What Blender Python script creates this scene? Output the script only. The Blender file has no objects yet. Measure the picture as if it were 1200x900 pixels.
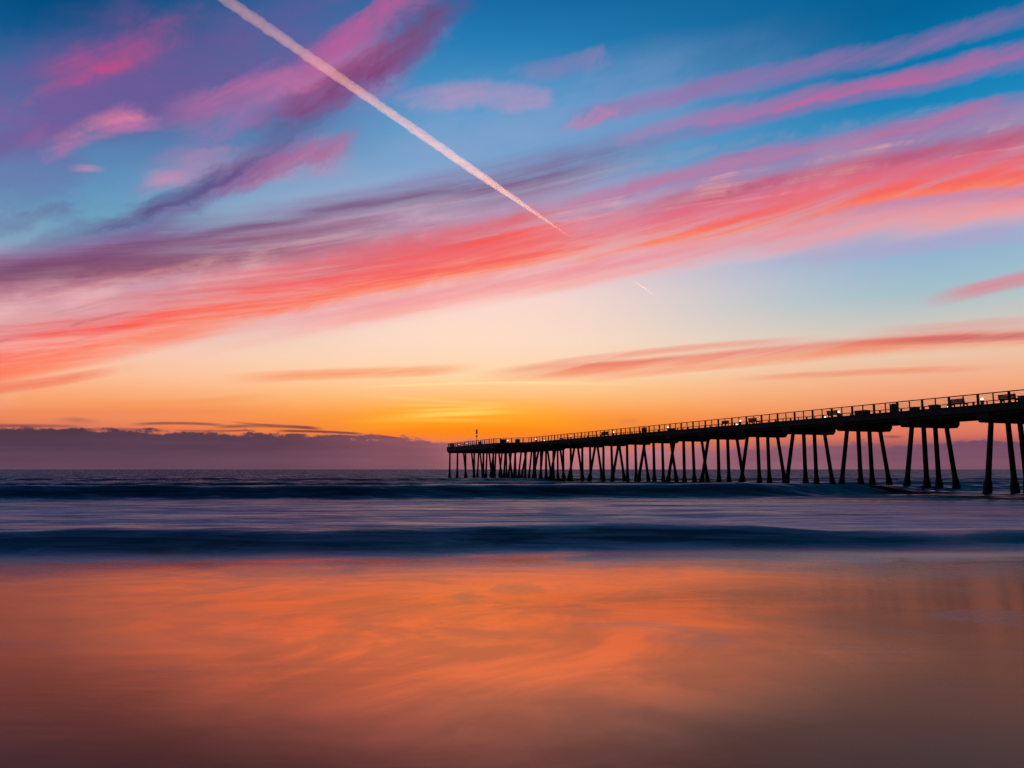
import bpy, bmesh, math, random
import numpy as np
from mathutils import Vector, Matrix, noise
random.seed(7)
R = math.radians
scene = bpy.context.scene
COL = scene.collection

# ------------------------------------------------------------------ camera
F = 860.0                      # focal length in photograph pixels (1200 wide)
PITCH = math.atan(100.0 / F)
CAMZ = 2.0
cd = bpy.data.cameras.new('camera')
cam = bpy.data.objects.new('camera', cd)
COL.objects.link(cam)
cd.sensor_fit = 'HORIZONTAL'
cd.sensor_width = 36.0
cd.lens = F / 1200.0 * 36.0
cd.clip_start = 0.1
cd.clip_end = 300000.0
cam.location = (0, 0, CAMZ)
cam.rotation_euler = (math.pi / 2 + PITCH, 0, 0)
scene.camera = cam
cp, sp = math.cos(PITCH), math.sin(PITCH)


def ray(px, py):
    """world direction seen at a point of the photograph"""
    a, b = (px - 600.0) / F, (450.0 - py) / F
    return Vector((a, cp - b * sp, sp + b * cp)).normalized()


def azel(px, py):
    d = ray(px, py)
    return math.degrees(math.atan2(d.x, d.y)), math.degrees(math.asin(d.z))


def lin(c):
    return tuple(((v / 255.0) / 12.92 if v / 255.0 <= 0.04045 else ((v / 255.0 + 0.055) / 1.055) ** 2.4) for v in c)


SUN_AZ, SUN_EL = azel(545, 550)[0], -1.6

# ------------------------------------------------------------------ world
world = bpy.data.worlds.new("World")
scene.world = world
world.use_nodes = True
nt = world.node_tree
nt.nodes.clear()
N, L = nt.nodes, nt.links


def M(op, a, b=None, c=None, clamp=False):
    n = N.new('ShaderNodeMath')
    n.operation = op
    n.use_clamp = clamp
    for i, v in enumerate((a, b, c)):
        if v is None:
            continue
        if isinstance(v, (int, float)):
            n.inputs[i].default_value = v
        else:
            L.new(v, n.inputs[i])
    return n.outputs[0]


def MR(v, a, b, lo=0.0, hi=1.0, smooth=True):
    n = N.new('ShaderNodeMapRange')
    n.interpolation_type = 'SMOOTHSTEP' if smooth else 'LINEAR'
    L.new(v, n.inputs[0])
    for i, x in enumerate((a, b, lo, hi)):
        n.inputs[i + 1].default_value = x
    return n.outputs[0]


def RAMP(v, stops, interp='B_SPLINE'):
    n = N.new('ShaderNodeValToRGB')
    r = n.color_ramp
    r.interpolation = interp
    while len(r.elements) < len(stops):
        r.elements.new(0.5)
    for e, (p, c) in zip(r.elements, stops):
        e.position = p
    for e, (p, c) in zip(r.elements, stops):
        e.color = c if len(c) == 4 else (*c, 1)
    L.new(v, n.inputs[0])
    return n.outputs[0], n.outputs[1]


def MIXC(f, a, b, mode='MIX'):
    n = N.new('ShaderNodeMix')
    n.data_type = 'RGBA'
    n.blend_type = mode
    n.clamp_factor = True
    for s, v in ((n.inputs[0], f), (n.inputs[6], a), (n.inputs[7], b)):
        if isinstance(v, (int, float)):
            s.default_value = v
        elif isinstance(v, tuple):
            s.default_value = (*v[:3], 1)
        else:
            L.new(v, s)
    return n.outputs[2]


def NOISE(x, y, scale=1.0, detail=4.0, rough=0.55, seed=0.0, dist=0.0):
    c = N.new('ShaderNodeCombineXYZ')
    for i, v in enumerate((x, y)):
        L.new(v, c.inputs[i])
    c.inputs[2].default_value = seed
    n = N.new('ShaderNodeTexNoise')
    n.inputs['Scale'].default_value = scale
    n.inputs['Detail'].default_value = detail
    n.inputs['Roughness'].default_value = rough
    n.inputs['Distortion'].default_value = dist
    L.new(c.outputs[0], n.inputs['Vector'])
    return n.outputs[0]


tc = N.new('ShaderNodeTexCoord')
sx = N.new('ShaderNodeSeparateXYZ')
L.new(tc.outputs['Generated'], sx.inputs[0])
DX, DY, DZ = sx.outputs
AZ = M('MULTIPLY', M('ARCTAN2', DX, DY), 180 / math.pi)
EL = M('MULTIPLY', M('ARCSINE', DZ), 180 / math.pi)

# shared noises ------------------------------------------------------
# fibres run up to the right; sheared coordinates
SH = M('MULTIPLY_ADD', AZ, -0.20, EL)
nwarp = NOISE(M('MULTIPLY', AZ, 0.05), M('MULTIPLY', SH, 0.16), 1.0, 3.0, 0.5, 1.3)
nwarp2 = NOISE(M('MULTIPLY', AZ, 0.10), M('MULTIPLY', SH, 0.45), 1.0, 5.0, 0.6, 7.7)
W = M('ADD', M('MULTIPLY', M('SUBTRACT', nwarp, 0.5), 3.2), M('MULTIPLY', M('SUBTRACT', nwarp2, 0.5), 1.5))
elw_fade = MR(EL, 1.0, 9.0)
ELW = M('ADD', EL, M('MULTIPLY', W, elw_fade))
fib = NOISE(M('MULTIPLY', AZ, 0.045), M('MULTIPLY', SH, 0.75), 1.0, 7.0, 0.62, 3.1, 0.25)
fib2 = NOISE(M('MULTIPLY', AZ, 0.06), M('MULTIPLY', M('MULTIPLY_ADD', AZ, -0.62, EL), 0.34), 1.0, 6.0, 0.6, 9.4, 0.3)
soft = NOISE(M('MULTIPLY', AZ, 0.11), M('MULTIPLY', SH, 0.26), 1.0, 5.0, 0.55, 5.5)
turb = NOISE(M('MULTIPLY', AZ, 0.20), M('MULTIPLY', M('MULTIPLY_ADD', AZ, -0.4, EL), 0.30), 1.0, 8.0, 0.62, 15.5, .6)
AZW = M('ADD', AZ, M('ADD', M('MULTIPLY', M('SUBTRACT', soft, .5), 7.0), M('MULTIPLY', M('SUBTRACT', turb, .5), 9.0)))
TW = M('MULTIPLY', M('SUBTRACT', turb, .5), 5.5)
lowf = NOISE(M('MULTIPLY', AZ, 0.07), M('MULTIPLY', EL, 0.9), 1.0, 6.0, 0.6, 12.0)

# clear-sky gradient: three vertical profiles mixed by azimuth ---------
def profile(px, stops):
    out = []
    for py, c in stops:
        e = azel(px, py)[1]
        out.append(((e + 2.0) / 92.0, lin(c)))
    out.sort(key=lambda s: s[0])
    return out


ELN = M('DIVIDE', M('ADD', EL, 2.0), 92.0)
top = [(1.0, lin((16, 38, 78)))]
pl, _ = RAMP(ELN, profile(60, [(556, (118, 70, 88)), (520, (120, 72, 86)), (500, (226, 122, 88)), (470, (248, 158, 104)), (435, (252, 190, 152)),
                               (400, (244, 200, 184)), (350, (206, 180, 188)), (290, (134, 166, 192)), (240, (104, 162, 192)), (190, (88, 150, 192)), (120, (54, 112, 164)),
                               (50, (16, 88, 142)), (0, (0, 76, 128))]) + top, 'LINEAR')
pc, _ = RAMP(ELN, profile(560, [(556, (170, 92, 104)), (528, (216, 124, 104)), (508, (255, 134, 14)), (490, (255, 150, 34)), (470, (255, 186, 104)), (440, (255, 214, 168)),
                                (400, (254, 220, 196)), (350, (250, 216, 206)), (300, (226, 196, 206)), (240, (168, 180, 208)), (190, (118, 164, 204)), (120, (78, 150, 200)),
                                (50, (38, 124, 180)), (0, (22, 106, 162))]) + top, 'LINEAR')
pr, _ = RAMP(ELN, profile(1100, [(556, (120, 76, 100)), (525, (128, 78, 98)), (508, (222, 116, 94)), (480, (238, 142, 104)), (450, (244, 170, 130)), (415, (236, 196, 168)),
                                 (380, (206, 200, 192)), (340, (164, 192, 202)), (290, (144, 178, 208)), (230, (108, 166, 208)), (170, (44, 146, 196)), (90, (8, 124, 180)),
                                 (0, (2, 96, 148))]) + top, 'LINEAR')
azl, azc, azr = azel(60, 450)[0], azel(540, 450)[0], azel(1130, 450)[0]
sky = MIXC(MR(AZ, azl, azc), pl, pc)
sky = MIXC(MR(AZ, azc + 2, azr), sky, pr)


AZC, ELC, AZWC, nband = AZ, EL, AZW, 0


def band(pts, stops, az_in=None, az_out=None, nz=None, namt=0.5, warp=1.0, opacity=1.0, torn=0.0):
    """a cloud streak along a curve over (azimuth, elevation).
    pts: points of the photograph on its axis; stops: (offset in px, +up, colour, alpha)"""
    global sky, AZC, ELC, AZWC, nband
    nband += 1
    if nband % 4 == 0:
        # tie the coordinates to the colour so far, so that the shader compiles streak by streak
        sc_ = N.new('ShaderNodeSeparateColor')
        L.new(sky, sc_.inputs[0])
        AZC = M('MULTIPLY_ADD', sc_.outputs[0], 1e-9, AZ)
        ELC = M('MULTIPLY_ADD', sc_.outputs[0], 1e-9, EL)
        AZWC = M('MULTIPLY_ADD', sc_.outputs[0], 1e-9, AZW)
    A = np.array([azel(*p) for p in pts])
    deg = 2 if len(pts) > 2 else 1
    co = np.polyfit(A[:, 0], A[:, 1], deg)
    if deg == 1:
        curve = M('MULTIPLY_ADD', AZC, float(co[0]), float(co[1]))
    else:
        curve = M('MULTIPLY_ADD', AZC, M('MULTIPLY_ADD', AZC, float(co[0]), float(co[1])), float(co[2]))
    e = ELC if warp == 0 else M('ADD', ELC, M('MULTIPLY', W, M('MULTIPLY', elw_fade, warp)))
    if torn:
        e = M('MULTIPLY_ADD', TW, torn, e)
    az_ = AZWC if warp > .25 else AZC
    k = 180 / math.pi / F * 0.93
    lo, hi = stops[0][0] * k, stops[-1][0] * k
    t = M('MULTIPLY_ADD', M('SUBTRACT', e, curve), 1 / (hi - lo), -lo / (hi - lo))
    st = [((s[0] * k - lo) / (hi - lo), (*lin(s[1]), s[2])) for s in stops]
    col, al = RAMP(t, st, 'EASE')
    x0, x1 = A[0, 0], A[-1, 0]
    fi = az_in if az_in is not None else (x1 - x0) * 0.25
    fo = az_out if az_out is not None else (x1 - x0) * 0.25
    w = M('MULTIPLY', MR(az_, float(x0 - fi * 0.2), float(x0 + fi)), MR(az_, float(x1 - fo), float(x1 + fo * 0.2), 1, 0))
    # clouds stay in the western sky
    a = M('MULTIPLY', al, w)
    if nz is not None:
        m = MR(nz, 0.34, 0.60, 1 - namt, 1.0)
        a = M('MULTIPLY', a, m)
    if opacity != 1:
        a = M('MULTIPLY', a, opacity)
    sky = MIXC(a, sky, col)


def sym(w, c, a, c2=None):
    c2 = c2 or c
    return [(-w, c2, 0), (-w * .35, c2, a * .8), (0, c, a), (w * .35, c, a * .8), (w, c, 0)]


E_L = -60   # beyond the frame
# high thin lavender veil on the upper left
band([(-120, 190), (150, 120), (330, 90), (520, 20)], sym(130, (112, 88, 152), .85, (104, 110, 166)), 2, 14, soft, .6, torn=.8)
band([(0, 140), (60, 108), (140, 76), (240, 34)], sym(46, (204, 74, 132), .92, (150, 82, 150)), 5, 7, fib2, .75, 1.1, torn=.8)
band([(110, 60), (150, 20), (190, -20)], sym(40, (120, 78, 146), .7), 5, 5, soft, .6, torn=.8)
band([(70, 168), (120, 146), (195, 134)], sym(19, (236, 132, 162), .75, (214, 120, 168)), 3, 2.5, fib2, .4, .5, torn=.25)
band([(80, 198), (105, 197), (125, 198)], sym(6, (190, 140, 176), .8), 1.2, 1.2, soft, .3, .2, torn=.28)
band([(165, 210), (195, 207), (225, 209)], sym(10, (222, 146, 182), .75), 1.5, 1.5, soft, .4, .2, torn=.28)
band([(20, 168), (40, 160), (62, 152)], sym(12, (160, 96, 156), .6), 1.5, 1.5, soft, .4, .2, torn=.28)
band([(245, 222), (290, 210), (330, 208)], sym(14, (214, 150, 186), .6), 2, 2, soft, .5, .3, torn=.8)
band([(290, 196), (350, 188), (392, 180)], sym(10, (214, 132, 168), .7), 3, 2, soft, .5, .3, torn=.8)
band([(150, 205), (300, 190), (420, 182)], sym(26, (204, 132, 172), .55), 5, 4, fib2, .7, torn=.8)
band([(180, 165), (300, 112), (420, 88), (520, 60)], sym(42, (196, 110, 160), .85, (170, 116, 176)), 6, 6, fib2, .6, 1.0, torn=.8)
band([(260, 175), (340, 128), (420, 88), (500, 40), (570, -20)], sym(30, (122, 58, 110), .85, (112, 62, 120)), 6, 6, fib2, .5, 1.0, torn=.8)
band([(360, 70), (430, 34), (520, -10)], sym(20, (196, 90, 150), .75), 4, 6, fib2, .5, torn=.8)
band([(-60, 326), (60, 300), (140, 268), (220, 228), (300, 186), (400, 130)], sym(27, (92, 76, 132), .92, (112, 92, 150)), 10, 8, fib2, .4, .45, torn=.8)
band([(-60, 345), (60, 322), (180, 272), (250, 240)], sym(26, (120, 84, 136), .7), 10, 6, fib, .5, .6, torn=.8)
band([(-60, 275), (20, 262), (90, 254)], sym(13, (98, 96, 146), .8), 8, 3, fib, .4, torn=.8)
band([(240, 236), (330, 196), (420, 168)], sym(18, (150, 88, 140), .6), 4, 4, fib2, .5, torn=.8)
# pale lavender haze across the upper middle
band([(380, 190), (560, 160), (760, 120), (980, 80)], sym(75, (150, 164, 208), .40, (140, 160, 206)), 12, 14, soft, .6)
# small pink streaks near the top middle
band([(480, 118), (560, 112), (640, 116)], sym(19, (200, 146, 184), .65), 4, 1.5, soft, .4, .4, torn=.28)
band([(600, 90), (660, 78), (720, 66)], sym(15, (150, 124, 176), .5), 2, 1.5, soft, .4, .4, torn=.28)
# right-hand streaks
band([(660, 140), (850, 98), (1000, 66), (1260, 2)], sym(16, (158, 108, 166), .75), 5, 8, fib, .5, .7, torn=.22)
band([(670, 137), (700, 132), (745, 122)], sym(11, (196, 128, 168), .5), 1, 1, soft, .2, .4, torn=.8)
band([(720, 168), (900, 128), (1050, 98), (1280, 52)], sym(19, (204, 96, 150), .8, (150, 110, 170)), 9, 8, fib, .45, .7, torn=.22)
band([(640, 240), (820, 208), (950, 178), (1080, 152), (1280, 106)], sym(17, (200, 100, 150), .8, (150, 110, 170)), 7, 8, fib, .45, .7, torn=.22)
# the wide pink veil behind the main band
band([(-200, 380), (200, 330), (500, 285), (800, 235), (1000, 212), (1300, 160)],
     [(-88, (250, 204, 200), 0), (-45, (244, 176, 172), .6), (0, (220, 138, 158), .8), (30, (184, 124, 162), .55), (58, (156, 124, 174), 0)], 2, 2, fib, .35, .7)
# broad mauve shadowed cloud above the red band, left and middle
band([(-200, 372), (0, 330), (150, 305), (320, 262), (480, 236), (640, 196), (790, 168)],
     [(-36, (176, 110, 134), 0), (-12, (150, 98, 132), .65), (4, (120, 76, 120), .85), (18, (128, 90, 142), .5), (38, (120, 96, 150), 0)], 2, 12, fib, .5, .8)
band([(-200, 350), (100, 322), (300, 300), (520, 262)], sym(26, (120, 64, 96), .75, (150, 76, 98)), 2, 14, fib, .6, 1.1)
# upper right pink crest
band([(700, 262), (900, 222), (1050, 200), (1300, 150)],
     [(-30, (232, 110, 126), 0), (-8, (222, 98, 122), .9), (8, (186, 88, 124), .9), (26, (150, 96, 150), 0)], 8, 2, fib, .35, .5)
# many thin filaments running along the veil
A = np.array([azel(x, y) for x, y in ((-150, 455), (100, 400), (400, 325), (700, 270), (950, 238), (1250, 190))])
co = np.polyfit(A[:, 0], A[:, 1], 2)
vc = M('SUBTRACT', EL, M('MULTIPLY_ADD', AZ, M('MULTIPLY_ADD', AZ, float(co[0]), float(co[1])), float(co[2])))
vcw = M('ADD', vc, M('MULTIPLY', W, .35))
inveil = M('MULTIPLY', MR(vcw, -4.2, -1.5), MR(vcw, 2.5, 5.5, 1, 0))
fil = NOISE(M('MULTIPLY', AZ, 0.028), M('MULTIPLY', vcw, 1.25), 1.0, 4.0, 0.55, 61.0, .15)
fil2 = NOISE(M('MULTIPLY', AZ, 0.035), M('MULTIPLY', vcw, 1.6), 1.0, 4.0, 0.55, 77.0, .15)
brk = MR(turb, .40, .62)
sky = MIXC(M('MULTIPLY', M('MULTIPLY', MR(soft, .50, .68), M('MULTIPLY', inveil, MR(AZ, 2, 16, 1, .2))), .42), sky, lin((248, 200, 196)))
sky = MIXC(M('MULTIPLY', M('MULTIPLY', MR(fil, .48, .74), M('MULTIPLY', inveil, brk)), .50), sky, lin((255, 178, 164)))
sky = MIXC(M('MULTIPLY', M('MULTIPLY', MR(fil2, .50, .74), M('MULTIPLY', inveil, M('MULTIPLY', brk, MR(vcw, -2.5, 1.5, .25, 1)))), .60), sky, lin((146, 82, 120)))
# main red / coral streaks
band([(-250, 468), (0, 418), (180, 374), (360, 335), (560, 286), (720, 246)],
     [(-38, (255, 150, 120), 0), (-14, (255, 108, 72), 1), (2, (250, 90, 78), 1), (18, (226, 96, 104), .8), (46, (190, 100, 124), 0)], 2, 10, fib, .55, .7, torn=.25)
band([(300, 362), (480, 322), (700, 288), (900, 258), (1050, 234), (1300, 190)],
     [(-24, (255, 156, 130), 0), (-6, (253, 122, 88), .95), (5, (246, 100, 94), .95), (16, (236, 104, 114), .7), (34, (210, 120, 150), 0)], 14, 2, fib, .6, .5, torn=.2)
band([(200, 410), (520, 345), (760, 310), (960, 276), (1300, 226)],
     [(-26, (252, 190, 180), 0), (-6, (248, 150, 146), .7), (6, (240, 130, 142), .7), (24, (220, 140, 168), 0)], 16, 2, fib, .55, .5)
band([(-250, 480), (0, 440), (130, 410), (300, 378)], sym(16, (252, 128, 96), .85), 2, 8, fib, .5, .6)
# lavender gaps at the right
band([(900, 262), (1080, 240), (1300, 212)], sym(10, (176, 136, 184), .65), 10, 2, fib, .4, .4)
band([(860, 306), (1060, 286), (1300, 256)], sym(20, (190, 156, 196), .6), 10, 2, soft, .4, .4)
# low streaks
band([(1080, 356), (1160, 336), (1300, 304)], sym(11, (222, 124, 140), .9), 4, 2, fib, .2, .2)
band([(560, 440), (720, 434), (880, 414), (1040, 402), (1300, 390)],
     [(-17, (250, 176, 140), 0), (-4, (244, 138, 104), .85), (4, (232, 112, 96), .85), (13, (240, 160, 140), 0)], 8, 2, fib, .4, .22)
band([(600, 434), (740, 414), (880, 401), (980, 398)], sym(6, (240, 144, 124), .7), 6, 8, fib, .4, .15)
band([(680, 446), (840, 430), (960, 420)], sym(6, (246, 138, 104), .75), 6, 8, fib, .4, .15)
band([(1000, 392), (1100, 386), (1250, 372)], sym(9, (222, 158, 150), .6), 5, 2, fib, .3, .2)
band([(1000, 404), (1120, 399), (1300, 388)], sym(6, (196, 84, 88), .85), 8, 2, fib, .3, .2)
band([(860, 446), (1000, 438), (1180, 432)], sym(5, (238, 130, 98), .7), 6, 6, fib, .3, .2)
band([(260, 444), (400, 438), (560, 430)], sym(9, (248, 150, 100), .8), 5, 5, fib, .3, .25)
band([(-200, 470), (0, 455), (140, 434)], sym(8, (240, 112, 88), .8), 2, 5, fib, .3, .3)
band([(60, 470), (240, 472), (330, 462)], sym(7, (246, 150, 88), .6), 5, 5, fib, .3, .2)
band([(-200, 486), (120, 484), (340, 478)], sym(8, (240, 136, 86), .6), 5, 6, lowf, .5, .2)
# bright yellow afterglow over the place where the sun went down
band([(380, 498), (540, 484), (700, 492)], sym(22, (255, 176, 40), .6), 7, 7, None, 0, 0)
band([(440, 490), (530, 485), (620, 482)], sym(4.6, (255, 222, 104), .75), 5, 5, lowf, .5, 0)
band([(400, 494), (500, 492), (600, 494)], sym(3.5, (255, 204, 84), .5), 5, 5, lowf, .6, 0)
band([(430, 476), (520, 475), (640, 479)], sym(3.0, (255, 214, 122), .5), 5, 5, lowf, .6, 0)
band([(470, 482), (520, 480), (590, 478)], sym(2.6, (255, 218, 110), .6), 3, 2, lowf, .3, 0)
band([(420, 462), (520, 470), (620, 474)], sym(3.0, (255, 206, 120), .55), 4, 4, lowf, .5, 0)
band([(420, 454), (560, 449), (740, 451)], sym(2.6, (255, 226, 160), .75), 6, 6, lowf, .4, 0)
# dark slivers floating over the bank
for a, b, c, w in (((-100, 500), (30, 499), (100, 500), 2.6), ((150, 498), (200, 496), (268, 499), 2.4), ((250, 501), (300, 499), (380, 503), 2.8),
                   ((60, 505), (130, 503), (200, 505), 2.4), ((380, 510), (420, 512), (470, 514), 2.0), ((320, 505), (380, 506), (430, 509), 2.2),
                   ((1030, 511), (1046, 512), (1062, 511), 2.4), ((270, 494), (300, 497), (330, 498), 1.6), ((430, 509), (455, 512), (480, 515), 1.8),
                   ((200, 504), (250, 505), (300, 504), 1.5), ((470, 519), (492, 520), (520, 521), 1.6)):
    band([a, b, c], sym(w, (104, 58, 76), .97), 1.2, 1.2, lowf, .5, 0)
# small smoky puffs on the glow
band([(60, 494), (85, 493), (120, 496)], sym(5, (170, 96, 92), .75), 1.5, 1.5, lowf, .6, 0)
band([(722, 497), (735, 494), (752, 496)], sym(5, (214, 124, 92), .6), .7, .7, lowf, .5, 0)

# the purple cloud bank on the horizon: an edge with bumps ------------
topn = NOISE(M('MULTIPLY', AZ, 0.5), M('MULTIPLY', EL, 1.5), 1.0, 5.0, 0.6, 21.0)
topn2 = NOISE(M('MULTIPLY', AZ, 0.09), M('MULTIPLY', EL, 0.1), 1.0, 2.0, 0.5, 31.0)
e0 = azel(100, 502)[1]
e1 = azel(545, 517)[1]
e2 = azel(760, 531)[1]
e3 = azel(1080, 519)[1]
bt, _ = RAMP(M('DIVIDE', M('ADD', AZ, 60.0), 120.0),
             [((azel(x, 510)[0] + 60) / 120, (v / 4.0,) * 3) for x, v in
              ((-300, e0 * .95), (100, e0), (330, e0 * .97), (450, azel(450, 511)[1]), (530, e1), (760, azel(760, 528)[1]), (900, azel(900, 523)[1]), (1080, e3), (1400, e3))], 'EASE')
bt = M('MULTIPLY', bt, 4.0)
bt = M('ADD', bt, M('MULTIPLY', M('SUBTRACT', topn, 0.5), 1.9))
bt = M('ADD', bt, M('MULTIPLY', M('SUBTRACT', NOISE(M('MULTIPLY', AZ, 1.6), M('MULTIPLY', EL, 2.2), 1.0, 4.0, .6, 44.0), .5), .6))
bankd = M('SUBTRACT', bt, EL)
bank = MR(bankd, -0.10, 0.22)
bl, _ = RAMP(M('DIVIDE', M('ADD', AZ, 60.0), 120.0),
             [((azel(x, 510)[0] + 60) / 120, lin(c)) for x, c in
              ((-300, (82, 60, 80)), (0, (88, 64, 82)), (300, (98, 68, 86)), (470, (146, 88, 100)), (600, (214, 132, 134)), (760, (190, 120, 130)), (900, (140, 88, 110)), (1060, (114, 74, 98)), (1400, (96, 66, 100)))], 'EASE')
band_low = M('ADD', M('MULTIPLY', lowf, 0.75), 0.60)
bl2 = MIXC(MR(EL, 0.0, 2.6, 0.42, 0.0), bl, lin((148, 98, 112)))
bankc = MIXC(MR(AZ, -12, 2, 1, 0), bl2, MIXC(1.0, bl2, (.70, .76, .86), 'MULTIPLY'))
vm = N.new('ShaderNodeVectorMath')
vm.operation = 'SCALE'
L.new(bankc, vm.inputs[0])
L.new(band_low, vm.inputs['Scale'])
sky = MIXC(M('MULTIPLY', bank, 0.96), sky, vm.outputs[0])

# the dark eastern sky behind the camera, and below the horizon --------
east, _ = RAMP(ELN, [(0.0, lin((24, 26, 40))), (0.10, lin((34, 34, 52))), (0.3, lin((28, 36, 60))), (1.0, lin((16, 38, 78)))], 'LINEAR')
behind = MR(M('ABSOLUTE', AZ), 52, 110)
sky = MIXC(behind, sky, east)
sky = MIXC(MR(EL, -1.0, -0.3, 1, 0), sky, lin((40, 26, 34)))

bg = N.new('ShaderNodeBackground')
L.new(sky, bg.inputs[0])
bg.inputs[1].default_value = 1.0
nish = N.new('ShaderNodeTexSky')
nish.sky_type = 'NISHITA'
nish.sun_disc = False
nish.sun_elevation = R(SUN_EL)
nish.sun_rotation = R(SUN_AZ)
nish.altitude = 0
bg2 = N.new('ShaderNodeBackground')
L.new(nish.outputs[0], bg2.inputs[0])
bg2.inputs[1].default_value = 0.002
add = N.new('ShaderNodeAddShader')
L.new(bg.outputs[0], add.inputs[0])
L.new(bg2.outputs[0], add.inputs[1])
wo = N.new('ShaderNodeOutputWorld')
L.new(add.outputs[0], wo.inputs[0])
world.cycles.sampling_method = 'MANUAL'
world.cycles.sample_map_resolution = 512

# sun lamp: the sun has set, only the high vapour trail still catches it
sl = bpy.data.lights.new('sun', 'SUN')
sl.energy = 5.0
sl.angle = R(0.6)
sl.color = (1.0, 0.50, 0.30)
so = bpy.data.objects.new('sun', sl)
COL.objects.link(so)
sd = Vector((math.sin(R(SUN_AZ)) * math.cos(R(SUN_EL)), math.cos(R(SUN_AZ)) * math.cos(R(SUN_EL)), math.sin(R(SUN_EL))))
so.rotation_euler = sd.to_track_quat('Z', 'Y').to_euler()
so.location = (0, 0, 50)


# ------------------------------------------------------------------ materials
def mat(name, base, rough=.7, metal=0, nscale=4.0, namt=.35, bump=.0, wet=False):
    m = bpy.data.materials.new(name)
    m.use_nodes = True
    t = m.node_tree
    b = t.nodes['Principled BSDF']
    b.inputs['Roughness'].default_value = rough
    b.inputs['Metallic'].default_value = metal
    co = t.nodes.new('ShaderNodeTexCoord')
    n = t.nodes.new('ShaderNodeTexNoise')
    n.inputs['Scale'].default_value = nscale
    n.inputs['Detail'].default_value = 6
    t.links.new(co.outputs['Object'], n.inputs['Vector'])
    r = t.nodes.new('ShaderNodeValToRGB')
    r.color_ramp.elements[0].position = .3
    r.color_ramp.elements[1].position = .7
    r.color_ramp.elements[0].color = (*[c * (1 - namt) for c in base], 1)
    r.color_ramp.elements[1].color = (*[min(1, c * (1 + namt)) for c in base], 1)
    t.links.new(n.outputs[0], r.inputs[0])
    t.links.new(r.outputs[0], b.inputs['Base Color'])
    if bump:
        bp = t.nodes.new('ShaderNodeBump')
        bp.inputs['Strength'].default_value = bump
        bp.inputs['Distance'].default_value = .03
        t.links.new(n.outputs[0], bp.inputs['Height'])
        t.links.new(bp.outputs[0], b.inputs['Normal'])
    return m


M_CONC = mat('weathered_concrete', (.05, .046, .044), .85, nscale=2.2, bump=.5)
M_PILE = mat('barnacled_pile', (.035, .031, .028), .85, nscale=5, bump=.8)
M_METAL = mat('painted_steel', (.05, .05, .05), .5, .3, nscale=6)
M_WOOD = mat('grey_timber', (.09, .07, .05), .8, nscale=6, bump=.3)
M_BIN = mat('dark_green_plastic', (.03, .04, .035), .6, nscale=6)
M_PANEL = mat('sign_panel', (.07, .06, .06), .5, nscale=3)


def emit(name, col, s):
    m = bpy.data.materials.new(name)
    m.use_nodes = True
    t = m.node_tree
    t.nodes.clear()
    e = t.nodes.new('ShaderNodeEmission')
    e.inputs[0].default_value = (*col, 1)
    e.inputs[1].default_value = s
    o = t.nodes.new('ShaderNodeOutputMaterial')
    t.links.new(e.outputs[0], o.inputs[0])
    return m


M_LAMP = emit('lamp_glass', (1.0, .88, .70), 2.4)


# ------------------------------------------------------------------ mesh helpers
def tag(o, label=None, cat=None, group=None, kind=None):
    if label: o['label'] = label
    if cat: o['category'] = cat
    if group: o['group'] = group
    if kind: o['kind'] = kind
    return o


def obj(name, bm, m, parent=None, smooth=False, loc=None):
    me = bpy.data.meshes.new(name)
    bm.normal_update()
    bm.to_mesh(me)
    bm.free()
    if smooth:
        me.polygons.foreach_set('use_smooth', [True] * len(me.polygons))
    me.materials.append(m)
    o = bpy.data.objects.new(name, me)
    COL.objects.link(o)
    if parent is not None:
        o.parent = parent
    if loc:
        o.location = loc
    return o


def empty(name, loc=(0, 0, 0), rz=0, label=None, cat=None, group=None):
    o = bpy.data.objects.new(name, None)
    COL.objects.link(o)
    o.location = loc
    o.rotation_euler = (0, 0, rz)
    return tag(o, label, cat, group)


def box(bm, x0, x1, y0, y1, z0, z1, bev=0.0):
    vs = [bm.verts.new((x, y, z)) for z in (z0, z1) for y in (y0, y1) for x in (x0, x1)]
    f = [(0, 2, 3, 1), (4, 5, 7, 6), (0, 1, 5, 4), (2, 6, 7, 3), (0, 4, 6, 2), (1, 3, 7, 5)]
    fs = [bm.faces.new([vs[i] for i in q]) for q in f]
    if bev:
        es = list({e for fc in fs for e in fc.edges})
        bmesh.ops.bevel(bm, geom=es, offset=bev, segments=1, affect='EDGES', profile=.5)


def tube(bm, pts, rads, n=12, caps=True):
    """a round tube along points with a radius each"""
    rings = []
    P = [Vector(p) for p in pts]
    for i, p in enumerate(P):
        d = (P[min(i + 1, len(P) - 1)] - P[max(i - 1, 0)]).normalized()
        a = d.cross(Vector((0, 0, 1)))
        if a.length < 1e-3:
            a = d.cross(Vector((1, 0, 0)))
        a.normalize()
        b = d.cross(a)
        r = rads[i]
        rings.append([bm.verts.new(p + (a * math.cos(2 * math.pi * k / n) + b * math.sin(2 * math.pi * k / n)) * r) for k in range(n)])
    for r0, r1 in zip(rings, rings[1:]):
        for k in range(n):
            bm.faces.new((r0[k], r0[(k + 1) % n], r1[(k + 1) % n], r1[k]))
    if caps:
        bm.faces.new(rings[0][::-1])
        bm.faces.new(rings[-1])
    bmesh.ops.recalc_face_normals(bm, faces=bm.faces[:])


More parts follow.
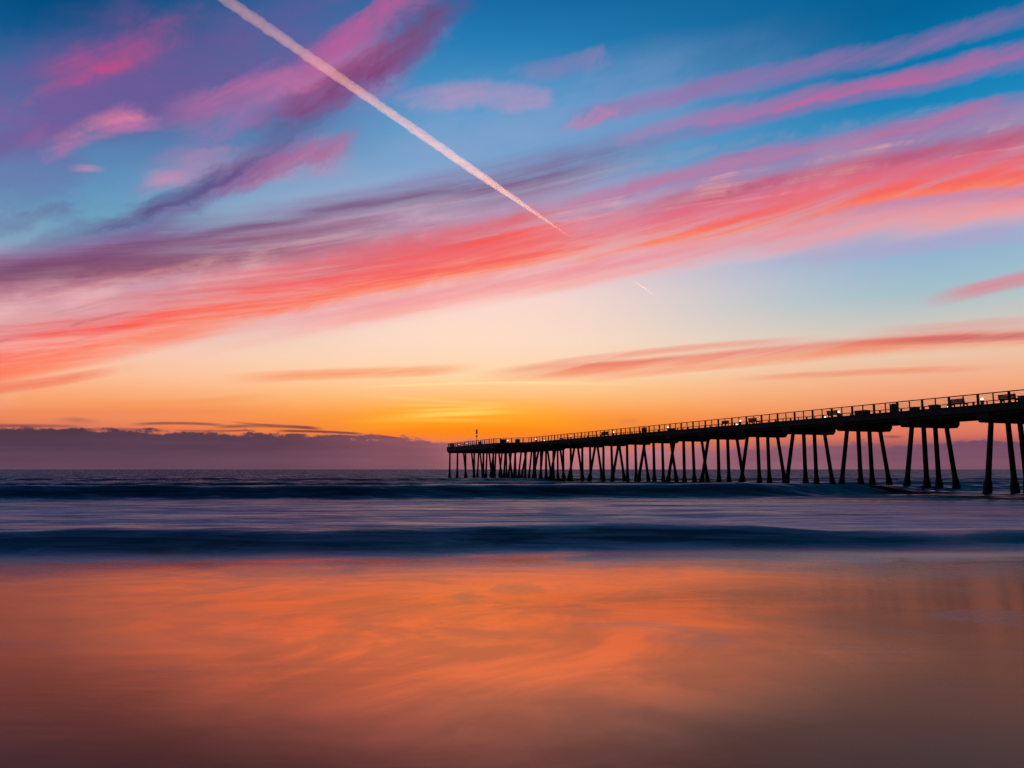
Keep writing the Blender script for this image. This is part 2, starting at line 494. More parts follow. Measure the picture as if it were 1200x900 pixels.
def prism(bm, poly, z0, z1):
    lo = [bm.verts.new((x, y, z0)) for x, y in poly]
    hi = [bm.verts.new((x, y, z1)) for x, y in poly]
    bm.faces.new(lo[::-1])
    bm.faces.new(hi)
    n = len(poly)
    for i in range(n):
        bm.faces.new((lo[i], lo[(i + 1) % n], hi[(i + 1) % n], hi[i]))
    bmesh.ops.recalc_face_normals(bm, faces=bm.faces[:])


NB = bmesh.new

# ------------------------------------------------------------------ the pier
# local frame: +Y runs out to sea (u), +X runs across to the far side (v)
ANG = math.atan((600 - 235) / 866.0)
P0 = Vector((41.2, 59.4, 0))
UD = Vector((-math.sin(ANG), math.cos(ANG), 0))
VD = Vector((math.cos(ANG), math.sin(ANG), 0))
TOP = CAMZ + 5.35         # deck top
SLAB = 0.50
W_ = 7.2
SP = 7.65
S0 = 3.2
S_END = 137.2
FL0 = 97.7
FL1 = FL0 + 6.0
OFF = 4.6
U_SHORE = -34.0

pier = empty('pier', P0, ANG, 'long dark concrete fishing pier on leaning piles running out over the sea', 'pier')


def edges_at(u):
    f = min(1, max(0, (u - FL0) / (FL1 - FL0))) * OFF
    return -f, W_ + f


# deck: slab + edge beams + stringers
bm = NB()
outline = [(0, U_SHORE), (0, FL0), (-OFF, FL1), (-OFF, S_END), (W_ + OFF, S_END), (W_ + OFF, FL1), (W_, FL0), (W_, U_SHORE)]
prism(bm, outline, TOP - SLAB, TOP)
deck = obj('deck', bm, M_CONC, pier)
# raised kerb along both edges
for side in (0, 1):
    bm = NB()
    pts = outline[:4] if side == 0 else outline[4:][::-1]
    for (x0, y0), (x1, y1) in zip(pts, pts[1:]):
        d = Vector((x1 - x0, y1 - y0, 0)).normalized()
        nrm = Vector((d.y, -d.x, 0)) * (1 if side == 0 else -1)
        q = [(x0, y0), (x1, y1), (x1 + nrm.x * .22, y1 + nrm.y * .22), (x0 + nrm.x * .22, y0 + nrm.y * .22)]
        # outward lip 3 cm proud of the slab face
        q = [(q[0][0] - nrm.x * .03, q[0][1] - nrm.y * .03), (q[1][0] - nrm.x * .03, q[1][1] - nrm.y * .03), q[2], q[3]]
        prism(bm, q, TOP + .003, TOP + .14)
    if side == 1:
        box(bm, -OFF, W_ + OFF, S_END - .2, S_END + .03, TOP + .145, TOP + .16)
    obj('kerb', bm, M_CONC, pier)
for v in (.55, 2.55, 4.6, 6.65):
    bm = NB()
    box(bm, v - .2, v + .2, U_SHORE + .1, S_END - .4, TOP - SLAB - .26, TOP - SLAB - .002)
    obj('stringer', bm, M_CONC, pier)
for v in (-OFF + .3, W_ + OFF - .3):
    bm = NB()
    box(bm, v - .25, v + .25, FL1 + .6, S_END - .1, TOP - SLAB - .42, TOP - SLAB - .002)
    obj('stringer', bm, M_CONC, pier)
bm = NB()
box(bm, -OFF + .56, W_ + OFF - .56, S_END - .6, S_END - .1, TOP - SLAB - .42, TOP - SLAB - .264)
obj('stringer', bm, M_CONC, pier)
# utility pipe slung under the deck
bm = NB()
tube(bm, [(1.5, U_SHORE, TOP - SLAB - .14), (1.5, S_END - 6, TOP - SLAB - .14)], [.11, .11], 10)
obj('pipe', bm, M_METAL, pier)

# bents: a cap with its piles
CAPB = TOP - SLAB - .86


def cap_mesh(v0, v1):
    bm = NB()
    prof = [(v0, TOP - SLAB - .003), (v0, TOP - SLAB - .50), (v0 + .34, CAPB), (v1 - .34, CAPB), (v1, TOP - SLAB - .50), (v1, TOP - SLAB - .003)]
    a = [bm.verts.new((x, -.55, z)) for x, z in prof]
    b = [bm.verts.new((x, .55, z)) for x, z in prof]
    bm.faces.new(a)
    bm.faces.new(b[::-1])
    for i in range(len(prof)):
        j = (i + 1) % len(prof)
        bm.faces.new((a[i], b[i], b[j], a[j]))
    bmesh.ops.recalc_face_normals(bm, faces=bm.faces[:])
    return bm


def pile_bm(vt, lean, ulean=0):
    bm = NB()
    zt, zb = CAPB - .003, -1.2
    H = zt - 0.0

    def at(z):
        f = (zt - z) / H
        return (vt + lean * f, ulean * f, z)
    zs = [zt, zt - .01, 3.5, 1.6, 1.15, .75, .35, -.1, zb]
    rr = [.205, .205, .215, .225, .25, .33, .36, .37, .37]
    j = random.random() * 9
    rr = [r * (1 + .05 * noise.noise(Vector((j, z * 1.7, 0)))) for r, z in zip(rr, zs)]
    tube(bm, [at(z) for z in zs], rr, 12)
    return bm


variants = {}
for t in range(-3, 20):
    u = S0 + SP * t if t <= 12 else S0 + SP * 12 + 5.91 * (t - 12)
    e0_, e1_ = edges_at(u)
    wide = u > FL1 - 1.5
    cm = cap_mesh(e0_ + .10, e1_ - .10)
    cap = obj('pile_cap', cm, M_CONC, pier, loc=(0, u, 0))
    if wide:
        specs = [(-OFF + .6, -.05), (-OFF + 4.2, .75), (W_ / 2, -.3), (W_ + OFF - 4.2, -.75), (W_ + OFF - .6, .05)]
    else:
        specs = [(1.15, -1.30), (2.75, -.04), (4.35, .04), (5.95, .88)]
    if t == 0:
        specs = [(1.15, -1.15), (3.35, .25), (4.95, .35), (6.0, .95)]
    for vt, ln in specs:
        jt = random.uniform(-.05, .05)
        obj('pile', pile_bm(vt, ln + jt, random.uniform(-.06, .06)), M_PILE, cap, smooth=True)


# railings ---------------------------------------------------------------
RAILH = 1.06


def rail_path(side):
    e = .10
    if side == 'near':
        return [(e, U_SHORE), (e, FL0 - .05), (-OFF + e, FL1 - .05), (-OFF + e, S_END - e)]
    if side == 'far':
        return [(W_ - e, U_SHORE), (W_ - e, FL0 - .05), (W_ + OFF - e, FL1 - .05), (W_ + OFF - e, S_END - e)]
    return [(-OFF + e, S_END - e), (W_ + OFF - e, S_END - e)]


def along(path, step, start=0.0):
    out = []
    rem = start
    for (x0, y0), (x1, y1) in zip(path, path[1:]):
        Ls = math.hypot(x1 - x0, y1 - y0)
        d = rem
        while d <= Ls:
            f = d / Ls
            out.append((x0 + (x1 - x0) * f, y0 + (y1 - y0) * f, math.atan2(-(x1 - x0), (y1 - y0))))
            d += step
        rem = d - Ls
    return out


def oriented_box(bm, x, y, a, lu, lv, z0, z1):
    c, s = math.cos(a), math.sin(a)
    pts = []
    for du, dv in ((-lu, -lv), (lu, -lv), (lu, lv), (-lu, lv)):
        # du along the rail, dv across
        pts.append((x + dv * c - du * s, y + dv * s + du * c))
    lo = [bm.verts.new((px, py, z0)) for px, py in pts]
    hi = [bm.verts.new((px, py, z1)) for px, py in pts]
    bm.faces.new(lo)
    bm.faces.new(hi[::-1])
    for i in range(4):
        bm.faces.new((lo[i], lo[(i + 1) % 4], hi[(i + 1) % 4], hi[i]))
    bmesh.ops.recalc_face_normals(bm, faces=bm.faces[:])


PST = SP / 5.77


def post_bm(thick):
    bm = NB()
    if thick:
        oriented_box(bm, 0, 0, 0, .075, .075, .143, RAILH - .052)
        oriented_box(bm, 0, 0, 0, .11, .09, .142, .20)
    else:
        oriented_box(bm, 0, 0, 0, .032, .05, .143, RAILH - .052)
        oriented_box(bm, 0, 0, 0, .07, .08, .142, .17)
    return bm


thick_o = thin_o = None
for side in ('near', 'far', 'end'):
    path = rail_path(side)
    bm = NB()
    for (x0, y0), (x1, y1) in zip(path, path[1:]):
        a = math.atan2(-(x1 - x0), (y1 - y0))
        Ls = math.hypot(x1 - x0, y1 - y0)
        oriented_box(bm, (x0 + x1) / 2, (y0 + y1) / 2, a, Ls / 2, .07, TOP + RAILH - .05, TOP + RAILH + .03)
        for k in range(6):
            z = TOP + .25 + k * .13
            tube(bm, [(x0, y0, z), (x1, y1, z)], [.010, .010], 5)
    rail = obj('railing', bm, M_METAL, pier)
    posts = along(path, PST, .35)
    rest = NB()
    vis = 0
    for i, (x, y, a) in enumerate(posts):
        thick = i % 2 == 0
        single = side == 'near' and y > -1.0 and vis < 100
        if single:
            vis += 1
            if thick and thick_o is None:
                thick_o = obj('rail_post', post_bm(True), M_WOOD, rail)
                o = thick_o
            elif (not thick) and thin_o is None:
                thin_o = obj('rail_post', post_bm(False), M_METAL, rail)
                o = thin_o
            else:
                o = (thick_o if thick else thin_o).copy()
                COL.objects.link(o)
                o.parent = rail
            o.location = (x, y, TOP)
            o.rotation_euler = (0, 0, a)
        else:
            w = .075 if thick else .032
            oriented_box(rest, x, y, a, w, w if thick else .05, TOP + .143, TOP + RAILH - .052)
            oriented_box(rest, x, y, a, w + .035, w + .02, TOP + .142, TOP + .19)
    if len(rest.verts):
        ro = obj('rail_post', rest, M_METAL, rail)
        ro['kind'] = 'stuff'
    else:
        rest.free()


# things standing on the deck ---------------------------------------------
def u_of(px, v, z=TOP + .4):
    """position along the pier of something seen at px, v metres in from the near edge"""
    a = P0 + VD * v
    best, bu = 1e9, 0
    lo, hi = -5.0, S_END
    for _ in range(60):
        m = (lo + hi) / 2
        p = a + UD * m
        depth = p.y * cp + (z - CAMZ) * sp
        x = 600 + F * p.x / depth
        if x > px:
            lo = m
        else:
            hi = m
    return (lo + hi) / 2


def spot(px, v):
    p = P0 + VD * v + UD * u_of(px, v)
    return (p.x, p.y, TOP + .002)


def copy_tree(o, parent=None):
    c = o.copy()
    COL.objects.link(c)
    if parent is not None:
        c.parent = parent
    for ch in [k for k in bpy.data.objects if k.parent == o]:
        copy_tree(ch, c)
    return c


def put(proto, used, px, v, label, rz=0, scale=1, z=None):
    o = proto if not used else copy_tree(proto)
    o.location = spot(px, v)
    o.rotation_euler = (0, 0, ANG + rz)
    o.scale = (scale,) * 3
    o['label'] = label
    return o


# deck light: square bollard with a lit globe under a small cap
def make_light():
    r = empty('deck_light', cat='deck light', group='lit lamps along the pier deck')
    bm = NB()
    box(bm, -.15, .15, -.15, .15, 0, .10, .01)
    box(bm, -.10, .10, -.10, .10, .101, .56, .015)
    obj('post', bm, M_METAL, r)
    bm = NB()
    bmesh.ops.create_uvsphere(bm, u_segments=14, v_segments=10, radius=.115, matrix=Matrix.Translation((0, 0, .69)))
    obj('lamp', bm, M_LAMP, r, smooth=True)
    bm = NB()
    tube(bm, [(0, 0, .565), (0, 0, .60)], [.09, .07], 12)
    tube(bm, [(0, 0, .805), (0, 0, .845)], [.07, .02], 12)
    obj('lamp_holder', bm, M_METAL, r)
    return r


L0 = make_light()
near_l = [(1151, 1.0, 'deck light with bright globe between the two benches nearest shore, largest lit lamp'),
          (983, 1.0, 'lit deck light at the shore end of the bench that stands between two lights'),
          (867.5, 1.0, 'lit deck light between the raised board and the open bench'),
          (782.8, 1.0, 'lit deck light beside the low flat box halfway along the pier'),
          (719, 1.0, 'lit deck light just shoreward of the wide notice board'),
          (669, 1.0, 'lit deck light in the bare railing stretch seaward of the notice board'),
          (628, 1.0, 'lit deck light just shoreward of where the pier widens'),
          (595, -1.2, 'lit deck light beside the square kiosk box on the pier head'),
          (547, -3.4, 'lit deck light seaward of the tall mast on the pier head'),
          (538, -3.0, 'lit deck light nearest the outer end of the pier')]
far_l = [(1111.5, 5.9, 'lit deck light low behind the deck edge beside the concrete planter'),
         (967, 5.9, 'lit deck light just seaward of the bench that stands between two lights'),
         (863.5, 5.9, 'lit deck light low behind the deck edge between raised board and deck light'),
         (638, 5.9, 'lit deck light low beyond the deck edge before the pier widens')]
for i, (x, v, lb) in enumerate(near_l + far_l):
    put(L0, i > 0, x, v, lb)


# bench with solid back
def make_bench():
    r = empty('bench', cat='bench', group='benches with backs on the pier deck')
    bm = NB()
    for k in range(4):
        box(bm, .02 + k * .12, .02 + k * .12 + .105, -.74, .74, .43, .475, .008)
    obj('seat', bm, M_WOOD, r)
    bm = NB()
    for k in range(4):
        box(bm, -.075 - k * .018, -.035 - k * .018, -.74, .74, .45 + k * .112, .556 + k * .112, .006)
    obj('backrest', bm, M_WOOD, r)
    for y in (-.6, .6):
        bm = NB()
        box(bm, -.03, .03, y - .05, y + .05, 0, .50)
        box(bm, .40, .46, y - .05, y + .05, 0, .425)
        box(bm, -.032, .46, y - .04, y + .04, .36, .42)
        box(bm, -.13, -.12 + .04, y - .05, y + .05, .44, .88)
        obj('leg', bm, M_METAL, r)
    return r


B0 = make_bench()
put(B0, False, 1181, .9, 'long slatted bench with solid back, the one nearest the right edge of the photo')
put(B0, True, 1122, .9, 'long slatted bench shoreward of the low planter, second from the shore end')
put(B0, True, 882.5, 1.0, 'slatted bench between the raised board and the long storage box')


# litter bin
def make_bin():
    r = empty('litter_bin', cat='litter bin', group='square litter bins on the pier deck')
    bm = NB()
    box(bm, -.30, .30, -.30, .30, .06, .86, .03)
    box(bm, -.25, .25, -.25, .25, 0, .059)
    obj('body', bm, M_BIN, r)
    bm = NB()
    box(bm, -.33, .33, -.33, .33, .90, .97, .02)
    for a in (-.26, .26):
        for b in (-.26, .26):
            box(bm, a - .03, a + .03, b - .03, b + .03, .861, .899)
    obj('lid', bm, M_METAL, r)
    return r


T0 = make_bin()
put(T0, False, 1048, .75, 'square litter bin with raised lid, largest bin on the pier')
put(T0, True, 755, .75, 'square litter bin halfway along the pier, seaward of the low flat box')
put(T0, True, 1199.5, 4.2, 'square litter bin cut by the right edge of the photo')
put(T0, True, 562.5, -2.6, 'square litter bin at the foot of the mast on the pier head')

# storage boxes / planters
def storage(name, hx, hy, h, lid=True, cat='storage box'):
    r = empty(name, cat=cat)
    bm = NB()
    box(bm, -hx, hx, -hy, hy, .05, h - .06, .02)
    box(bm, -hx + .06, hx - .06, -hy + .06, hy - .06, 0, .049)
    obj('body', bm, M_WOOD, r)
    bm = NB()
    box(bm, -hx - .03, hx + .03, -hy - .03, hy + .03, h - .058, h, .012)
    obj('lid', bm, M_WOOD, r)
    return r


s = storage('storage_box', .35, .68, .62)
put(s, False, 1010.5, .9, 'long low wooden storage box with dark lid beside the railing')
s = storage('storage_box', .3, .32, .5)
put(s, False, 1072, .9, 'small square wooden box between the largest litter bin and the planter')
s = storage('storage_box', .3, .48, .42)
put(s, False, 788, .9, 'low flat wooden box right beside a deck light halfway along the pier')

r = empty('planter', cat='planter')
bm = NB()
prism(bm, [(-.28, -.40), (.28, -.40), (.28, .40), (-.28, .40)], 0, .46)
obj('tub', bm, M_CONC, r)
bm = NB()
box(bm, -.31, .31, -.44, -.36, .462, .52)
box(bm, -.31, .31, .36, .44, .462, .52)
box(bm, -.31, -.24, -.359, .359, .462, .52)
box(bm, .24, .31, -.359, .359, .462, .52)
obj('rim', bm, M_CONC, r)
put(r, False, 1095.5, .8, 'low concrete planter against the railing, shoreward of the small wooden box')

put(B0, True, 976, .9, 'slatted bench with open legs standing between two close deck lights')

# boards
def board(w, z0, z1, legs):
    r = empty('notice_board', cat='notice board')
    bm = NB()
    box(bm, -.05, .05, -w / 2, w / 2, z0, z1, .015)
    obj('panel', bm, M_PANEL, r)
    for y in legs:
        bm = NB()
        box(bm, .052, .11, y - .05, y + .05, 0, z1 - .05)
        obj('post', bm, M_METAL, r)
    return r


r = board(1.35, .42, .86, (0.02,))
put(r, False, 850, .8, 'single post notice board raised above the deck, seaward of the lit pair')
r = board(2.1, .28, .88, (-.9, .9))
put(r, False, 708.5, .8, 'wide two post notice board a third of the way from the pier head')
# fish cleaning stand, seen as an open frame
r = empty('cleaning_table', cat='table')
bm = NB()
box(bm, -.3, .3, -.75, .75, .80, .88, .01)
obj('table_top', bm, M_CONC, r)
for y in (-.62, .62):
    bm = NB()
    box(bm, -.26, .26, y - .07, y + .07, 0, .798)
    obj('leg', bm, M_CONC, r)
put(r, False, 606.5, -.6, 'open framed table on two legs where the pier starts to widen')
# kiosk on the head
r = empty('kiosk', cat='kiosk')
bm = NB()
box(bm, -.7, .7, -.75, .75, 0, 1.15, .02)
obj('body', bm, M_WOOD, r)
bm = NB()
prism(bm, [(-.82, -.86), (.82, -.86), (.82, .86), (-.82, .86)], 1.152, 1.24)
obj('roof', bm, M_METAL, r)
put(r, False, 589.5, -3.0, scale=.72, label='squat square kiosk box standing above the rail on the pier head')
# end hut/windscreen at the outer corner
r = empty('windbreak', cat='windbreak')
bm = NB()
box(bm, -.04, .04, -1.7, 1.7, .15, .92)
obj('panel', bm, M_PANEL, r)
for y in (-1.6, 0, 1.6):
    bm = NB()
    box(bm, .042, .12, y - .05, y + .05, 0, 1.0)
    obj('post', bm, M_METAL, r)
put(r, False, 529.5, -OFF + .45, 'low dark windbreak panel at the outer seaward corner of the pier')
# mast with two day marks
r = empty('beacon_mast', cat='mast')
bm = NB()
tube(bm, [(0, 0, 0), (0, 0, .3), (0, 0, 3.9)], [.11, .07, .05], 10)
box(bm, -.18, .18, -.18, .18, 0, .05)
obj('pole', bm, M_METAL, r)
bm = NB()
tube(bm, [(0, 0, 2.10), (0, 0, 2.20), (0, 0, 2.44), (0, 0, 2.52)], [.10, .19, .19, .08], 12)
obj('day_mark', bm, M_METAL, r)
bm = NB()
tube(bm, [(0, 0, 2.85), (0, 0, 2.95), (0, 0, 3.85), (0, 0, 3.95)], [.10, .20, .18, .05], 12)
obj('day_mark', bm, M_METAL, r)
put(r, False, 558.6, -2.0, 'thin upright mast with two dark marks at its top on the pier head')


# ------------------------------------------------------------------ the sea
def smooth(a, b, x):
    t = np.clip((x - a) / (b - a), 0, 1)
    return t * t * (3 - 2 * t)


def fbm(X, Y, oct_=4, seed=0):
    """cheap smooth pseudo noise from sums of sines"""
    rng = np.random.RandomState(seed)
    out = np.zeros_like(X)
    amp = 1.0
    fr = 1.0
    for o in range(oct_):
        for _ in range(3):
            a = rng.uniform(0, 2 * math.pi)
            ph = rng.uniform(0, 2 * math.pi)
            out += amp * np.sin(fr * (math.cos(a) * X + math.sin(a) * Y) * 2 + ph) / 3
        amp *= .55
        fr *= 1.9
    return out


def crest_line(X):
    return 52.5 + .05 * X + 21.0 * smooth(12, 50, X) + 1.0 * np.sin(X * .06 + 1.1) + .5 * np.sin(X * .17)


def crest2_line(X):
    return 19.3 + .03 * X + .5 * np.sin(X * .16 + .6) + .25 * np.sin(X * .43)


def wave(Y, yc, h, front, back):
    d = Y - yc
    return np.where(d < 0, h * np.exp(-(np.abs(d) / front) ** 2.2), h * np.exp(-(d / back) ** 2))


ys = np.concatenate([np.linspace(-6, 16, 60), np.linspace(16.1, 26, 120), np.linspace(26.2, 80, 330), np.geomspace(80.5, 300, 160), np.geomspace(310, 40000, 40)])
xs_n = np.linspace(0, 1, 90)
half = np.concatenate([np.linspace(0, 70, 110), np.geomspace(71, 300, 40), np.geomspace(320, 40000, 22)])
xs = np.concatenate([-half[::-1][:-1], half])
X, Y = np.meshgrid(xs, ys)
Z = wave(Y, crest_line(X), .93 + .05 * np.sin(X * .05) - .52 * smooth(15, 42, X), 2.1, 7.0)
Z += wave(Y, crest2_line(X), .50 + .03 * np.sin(X * .21 + 1) + .03 * np.sin(X * .53) - .10 * smooth(2, 12, X), 1.35, 3.2)
Z += wave(Y, 92 + .06 * X + 2 * np.sin(X * .03), .42, 2.6, 8)
Z += wave(Y, 135 + .02 * X, .40, 3.5, 12)
Z += .035 * fbm(X * .06, Y * .35, 3, 4) * smooth(26, 40, Y) * (1 - smooth(400, 900, Y))
Z += .045 * np.where(Y < 15, np.where(Y > 11, (15 - Y) ** 2 / 8, 13 - Y), 0)   # the beach slope under the film of water
Z += .045 * fbm(X * .55, Y * .5, 4, 9) * np.exp(-((Y - crest2_line(X) - .2) / 1.6) ** 2)
Z += .05 * fbm(X * .35, Y * .4, 4, 19) * np.exp(-((Y - crest_line(X) - .3) / 2.2) ** 2)
verts = np.stack([X, Y, Z], -1).reshape(-1, 3)
ny, nx = X.shape
idx = np.arange(ny * nx).reshape(ny, nx)
faces = np.stack([idx[:-1, :-1], idx[:-1, 1:], idx[1:, 1:], idx[1:, :-1]], -1).reshape(-1, 4)
me = bpy.data.meshes.new('sea')
me.vertices.add(len(verts))
me.vertices.foreach_set('co', verts.ravel())
me.loops.add(faces.size)
me.loops.foreach_set('vertex_index', faces.ravel())
me.polygons.add(len(faces))
me.polygons.foreach_set('loop_start', np.arange(0, faces.size, 4))
me.polygons.foreach_set('loop_total', np.full(len(faces), 4))
me.polygons.foreach_set('use_smooth', np.ones(len(faces), dtype=bool))
me.update()
me.validate()
sea = bpy.data.objects.new('sea', me)
COL.objects.link(sea)
sea['kind'] = 'structure'

# sea material
m = bpy.data.materials.new('sea_water')
m.use_nodes = True
nt = m.node_tree
N, L = nt.nodes, nt.links
b = N['Principled BSDF']
geo = N.new('ShaderNodeNewGeometry')
sp_ = N.new('ShaderNodeSeparateXYZ')
L.new(geo.outputs['Position'], sp_.inputs[0])
GX, GY, GZ = sp_.outputs


def stretch(sx_, sy_, detail=5, rough=.55, seed=0.0, dist=0.0):
    return NOISE(M('MULTIPLY', GX, sx_), M('MULTIPLY', GY, sy_), 1.0, detail, rough, seed, dist)


n_big = stretch(.045, .16, 5, .6, 2.0, .4)
n_mid = stretch(.12, .55, 6, .6, 4.0, .6)
n_wash = stretch(.22, .42, 6, .6, 6.0, 1.2)
n_fine = stretch(.35, 1.3, 6, .65, 8.0, .3)
def ATTR(n):
    a = N.new('ShaderNodeAttribute')
    a.attribute_name = n
    return a.outputs['Fac']


D1, D2 = ATTR('from_outer_crest'), ATTR('from_inner_crest')
WM = M('MULTIPLY', M('SUBTRACT', n_mid, .5), 4.0)
WW = M('ADD', M('MULTIPLY', M('SUBTRACT', n_wash, .5), 5.0), M('MULTIPLY', M('SUBTRACT', stretch(.05, .05, 3, .5, 71.0), .5), 4.0))
D2W = M('ADD', D2, WW)
n_streak = stretch(.16, .9, 7, .68, 17.0, .5)
# churned foam lying between the inner and the outer wave, spilling over the inner crest
foam_zone = M('MULTIPLY', MR(M('ADD', D2, M('MULTIPLY', WW, .45)), -.6, 1.6), M('MULTIPLY', MR(M('ADD', D1, M('MULTIPLY', WM, .5)), -2.8, -1.2, 1, 0), MR(M('ADD', GY, WM), 42.5, 49.5, 1, 0)))
foam = M('MULTIPLY', M('MULTIPLY', foam_zone, MR(n_streak, .36, .58, .40, 1.0)), MR(n_big, .38, .62, .45, 1.0))
# ragged spill on the outer crest and thin veils on the inner face
spill = M('MULTIPLY', M('MULTIPLY', MR(D1, -1.2, .2), MR(D1, 2.0, 5.0, 1, 0)), MR(n_streak, .45, .65, .0, .5))
n_wisp = stretch(.26, .34, 7, .62, 91.0, 2.4)
n_wisp2 = stretch(.10, .20, 3, .5, 95.0, .5)
n_face = NOISE(M('MULTIPLY', GX, .22), M('MULTIPLY_ADD', GZ, 5.5, M('MULTIPLY', GY, .6)), 1.0, 6, .62, 40.0, .8)
face = M('MULTIPLY', M('MULTIPLY', MR(D2W, -3.4, -1.2), MR(D2, -.4, .6, 1, 0)), M('MULTIPLY', MR(n_face, .40, .62, .04, .62), MR(n_wisp2, .34, .60, .45, 1.0)))
face = M('MAXIMUM', face, M('MULTIPLY', M('MULTIPLY', MR(D1, -3.5, -2.0), MR(D1, -.6, .3, 1, 0)), MR(n_face, .50, .72, .0, .22)))
veil = M('MULTIPLY', M('MULTIPLY', MR(D2W, -6.0, -3.0), MR(D2W, -2.2, -.8, 1, 0)), MR(n_wash, .40, .62, .05, .5))
wisp = M('MULTIPLY', M('MULTIPLY', MR(n_wisp, .48, .80), MR(n_wisp2, .36, .66)), MR(GY, 4.5, 9.0, .10, .55))
wisp = M('MULTIPLY', wisp, MR(D2W, -2.2, -.8, 1, 0))
veil = M('MAXIMUM', veil, M('MULTIPLY', M('MULTIPLY', MR(D2W, -8.0, -4.0), MR(D2W, -2.2, -.8, 1, 0)), MR(n_wisp, .44, .70, .0, .45)))
foam = M('MAXIMUM', M('MAXIMUM', foam, spill), M('MAXIMUM', face, M('MAXIMUM', veil, wisp)))
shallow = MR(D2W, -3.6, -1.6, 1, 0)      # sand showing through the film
# painted glow: wedge of brighter sand mid-wash, falling to dark margins
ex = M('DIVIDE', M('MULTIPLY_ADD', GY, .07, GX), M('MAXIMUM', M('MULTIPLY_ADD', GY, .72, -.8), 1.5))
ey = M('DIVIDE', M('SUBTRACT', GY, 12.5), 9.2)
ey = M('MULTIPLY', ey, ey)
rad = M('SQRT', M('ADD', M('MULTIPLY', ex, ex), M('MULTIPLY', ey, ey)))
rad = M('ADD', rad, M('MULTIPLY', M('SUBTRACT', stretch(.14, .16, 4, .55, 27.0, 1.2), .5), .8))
wash_glow = MR(rad, .30, 1.12, 1, 0)
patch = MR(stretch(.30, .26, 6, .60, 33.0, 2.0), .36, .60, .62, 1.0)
wash_glow = M('MULTIPLY', wash_glow, patch)
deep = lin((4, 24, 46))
wet = MIXC(wash_glow, (.17, .052, .034), (1.0, .50, .29))  # sand tone from darkened margins to the painted orange glow
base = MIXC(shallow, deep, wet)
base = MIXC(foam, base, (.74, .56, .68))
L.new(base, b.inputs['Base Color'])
rough_ = MIXC(shallow, (.22,) * 3, (.20,) * 3)
rough_ = MIXC(foam, rough_, (.36,) * 3)
rr_ = N.new('ShaderNodeMath')
rr_.operation = 'ADD'
L.new(rough_, rr_.inputs[0])
L.new(M('MULTIPLY', M('SUBTRACT', n_wash, .5), .12), rr_.inputs[1])
L.new(rr_.outputs[0], b.inputs['Roughness'])
b.inputs['IOR'].default_value = 1.333
L.new(M('MULTIPLY', M('MULTIPLY', shallow, M('SUBTRACT', 1.0, foam)), M('MULTIPLY', M('MULTIPLY_ADD', wash_glow, .68, .30), MR(GY, 3.4, 6.4, .25, 1.0))), b.inputs['Metallic'])  # metallic follows the painted glow; nearest strip darkened to match
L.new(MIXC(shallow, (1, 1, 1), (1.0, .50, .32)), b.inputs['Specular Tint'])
L.new(M('ADD', MR(D1, -1.0, 3.0, .42, .26), M('MULTIPLY', shallow, M('MULTIPLY_ADD', wash_glow, .40, -.34))), b.inputs['Specular IOR Level'])  # specular level follows the same painted glow
# long soft ripples in the wash
h2 = M('MULTIPLY', stretch(.10, .45, 4, .55, 11.0, .8), MR(D2, -3, 2, .012, .40))
h3 = M('MULTIPLY', n_wash, .018)
bp = N.new('ShaderNodeBump')
bp.inputs['Strength'].default_value = 1.0
bp.inputs['Distance'].default_value = .35
L.new(M('ADD', h2, h3), bp.inputs['Height'])
# steep wind chop beyond the outer wave: facets leaning to the shore
chop = stretch(.10, .35, 7, .72, 51.0, .2)
chop2 = stretch(.30, 1.1, 5, .7, 57.0, .2)
cx = N.new('ShaderNodeCombineXYZ')
amt = M('MAXIMUM', MR(D1, -.2, 1.2), M('MULTIPLY', MR(GY, 43, 51), MR(GX, 8, 26)))
amt = M('MAXIMUM', amt, M('MULTIPLY', MR(D2, -3.0, 1.0), .55))
L.new(M('MULTIPLY', M('MULTIPLY', M('SUBTRACT', chop2, .5), .5), amt), cx.inputs[0])
L.new(M('MULTIPLY', M('MULTIPLY_ADD', M('ADD', chop, chop2), -1.1, .82), amt), cx.inputs[1])
va = N.new('ShaderNodeVectorMath')
va.operation = 'ADD'
L.new(bp.outputs[0], va.inputs[0])
L.new(cx.outputs[0], va.inputs[1])
vn = N.new('ShaderNodeVectorMath')
vn.operation = 'NORMALIZE'
L.new(va.outputs[0], vn.inputs[0])
L.new(vn.outputs[0], b.inputs['Normal'])
me.materials.append(m)
for nm, arr in (('from_outer_crest', Y - crest_line(X)), ('from_inner_crest', Y - crest2_line(X))):
    at_ = me.attributes.new(nm, 'FLOAT', 'POINT')
    at_.data.foreach_set('value', arr.ravel().astype(np.float32))

# dry beach behind the camera
bm = NB()
vsb = []
for y, z in ((2.0, .38), (-1.0, .66), (-6.5, 1.0), (-30, 1.9), (-120, 3.2)):
    vsb.append([bm.verts.new((x, y + .6 * math.sin(x * .13), z)) for x in np.linspace(-400, 400, 81)])
for r0, r1 in zip(vsb, vsb[1:]):
    for k in range(80):
        bm.faces.new((r0[k], r1[k], r1[k + 1], r0[k + 1]))
bmesh.ops.recalc_face_normals(bm, faces=bm.faces[:])
sand = obj('beach', bm, mat('wet_sand', (.16, .12, .09), .6, nscale=.8, bump=.3), None, True)
sand['kind'] = 'structure'

# ------------------------------------------------------------------ contrail
ALT = 9000.0


def on_alt(px, py):
    d = ray(px, py)
    return Vector((0, 0, CAMZ)) + d * ((ALT - CAMZ) / d.z)


def contrail_pt(f):
    # straight line in the picture = straight line at altitude
    a, b_ = on_alt(205, -42), on_alt(770, 348)
    return a.lerp(b_, f)


path = []
A0, B0_ = on_alt(205, -42), on_alt(770, 348)
total = (B0_ - A0).length
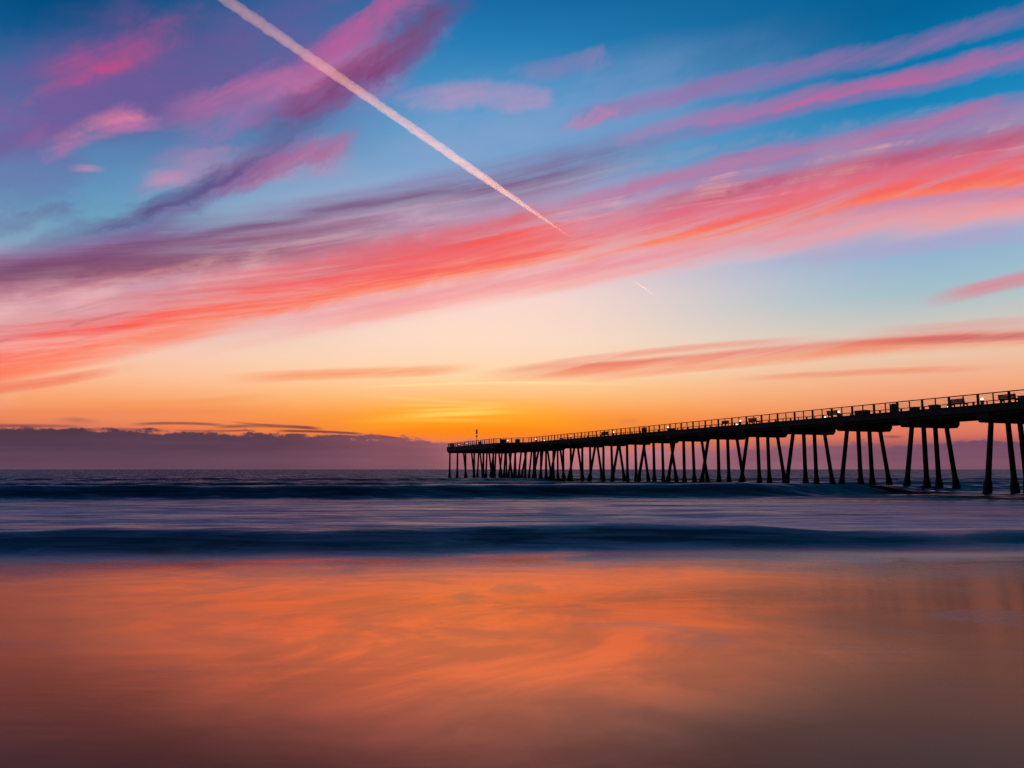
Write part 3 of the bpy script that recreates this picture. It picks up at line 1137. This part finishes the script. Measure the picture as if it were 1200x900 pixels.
# sample evenly in the picture
def px_of(p):
    depth = p.y * cp + (p.z - CAMZ) * sp
    return 600 + F * p.x / depth, depth


bm = NB()
rings = []
nseg = 520
cum = 0
dirv = (B0_ - A0).normalized()
side = dirv.cross(Vector((0, 0, 1))).normalized()
upv = side.cross(dirv)
for i in range(nseg + 1):
    x_t = 205 + (770 - 205) * i / nseg
    y_t = -42 + (348 + 42) * i / nseg
    p = on_alt(x_t, y_t)
    dep = px_of(p)[1]
    # width in the picture (half), tapering to the far young end
    if x_t < 560:
        hw = 7.4 - 2.6 * (x_t - 205) / 355
    elif x_t < 675:
        hw = 4.8 * (1 - (x_t - 560) / 115) + .05
    else:
        hw = .05
    if 738 < x_t < 768:
        hw = .75 * math.sin(math.pi * (x_t - 738) / 30) + .05
    r = hw * dep / F
    j = noise.noise(Vector((i * .35, 0, 0)))
    ring = []
    for k in range(14):
        a = 2 * math.pi * k / 14
        nn = noise.noise(Vector((i * .22, math.cos(a) * 1.1, math.sin(a) * 1.1))) * .26 + noise.noise(Vector((i * .6, math.cos(a) * 2.3, 9 + math.sin(a) * 2.3))) * .10
        rr = r * (1 + nn)
        ring.append(bm.verts.new(p + side * math.cos(a) * rr + upv * math.sin(a) * rr))
    rings.append(ring)
for r0, r1 in zip(rings, rings[1:]):
    for k in range(14):
        bm.faces.new((r0[k], r0[(k + 1) % 14], r1[(k + 1) % 14], r1[k]))
bm.faces.new(rings[0][::-1])
bm.faces.new(rings[-1])
bmesh.ops.recalc_face_normals(bm, faces=bm.faces[:])
mc = bpy.data.materials.new('ice_cloud')
mc.use_nodes = True
t = mc.node_tree
t.nodes.clear()
v = t.nodes.new('ShaderNodeVolumeScatter')
v.inputs['Color'].default_value = (1.0, .93, .86, 1)
v.inputs['Density'].default_value = .0013
v.inputs['Anisotropy'].default_value = .6
o_ = t.nodes.new('ShaderNodeOutputMaterial')
t.links.new(v.outputs[0], o_.inputs['Volume'])
ct = obj('contrail', bm, mc, None, True)
tag(ct, 'straight pale pink vapour trail of an aircraft slanting down across the sky', 'contrail')

# ------------------------------------------------------------------ render settings
scene.render.engine = 'CYCLES'
scene.view_settings.view_transform = 'Standard'
scene.view_settings.look = 'None'
scene.view_settings.exposure = 0
scene.view_settings.gamma = 1
scene.view_settings.use_curve_mapping = False
c = scene.cycles
c.use_denoising = True
try:
    c.denoiser = 'OPENIMAGEDENOISE'
except Exception:
    pass
c.max_bounces = 6
c.glossy_bounces = 4
c.diffuse_bounces = 3
c.volume_bounces = 4
c.sample_clamp_indirect = 6
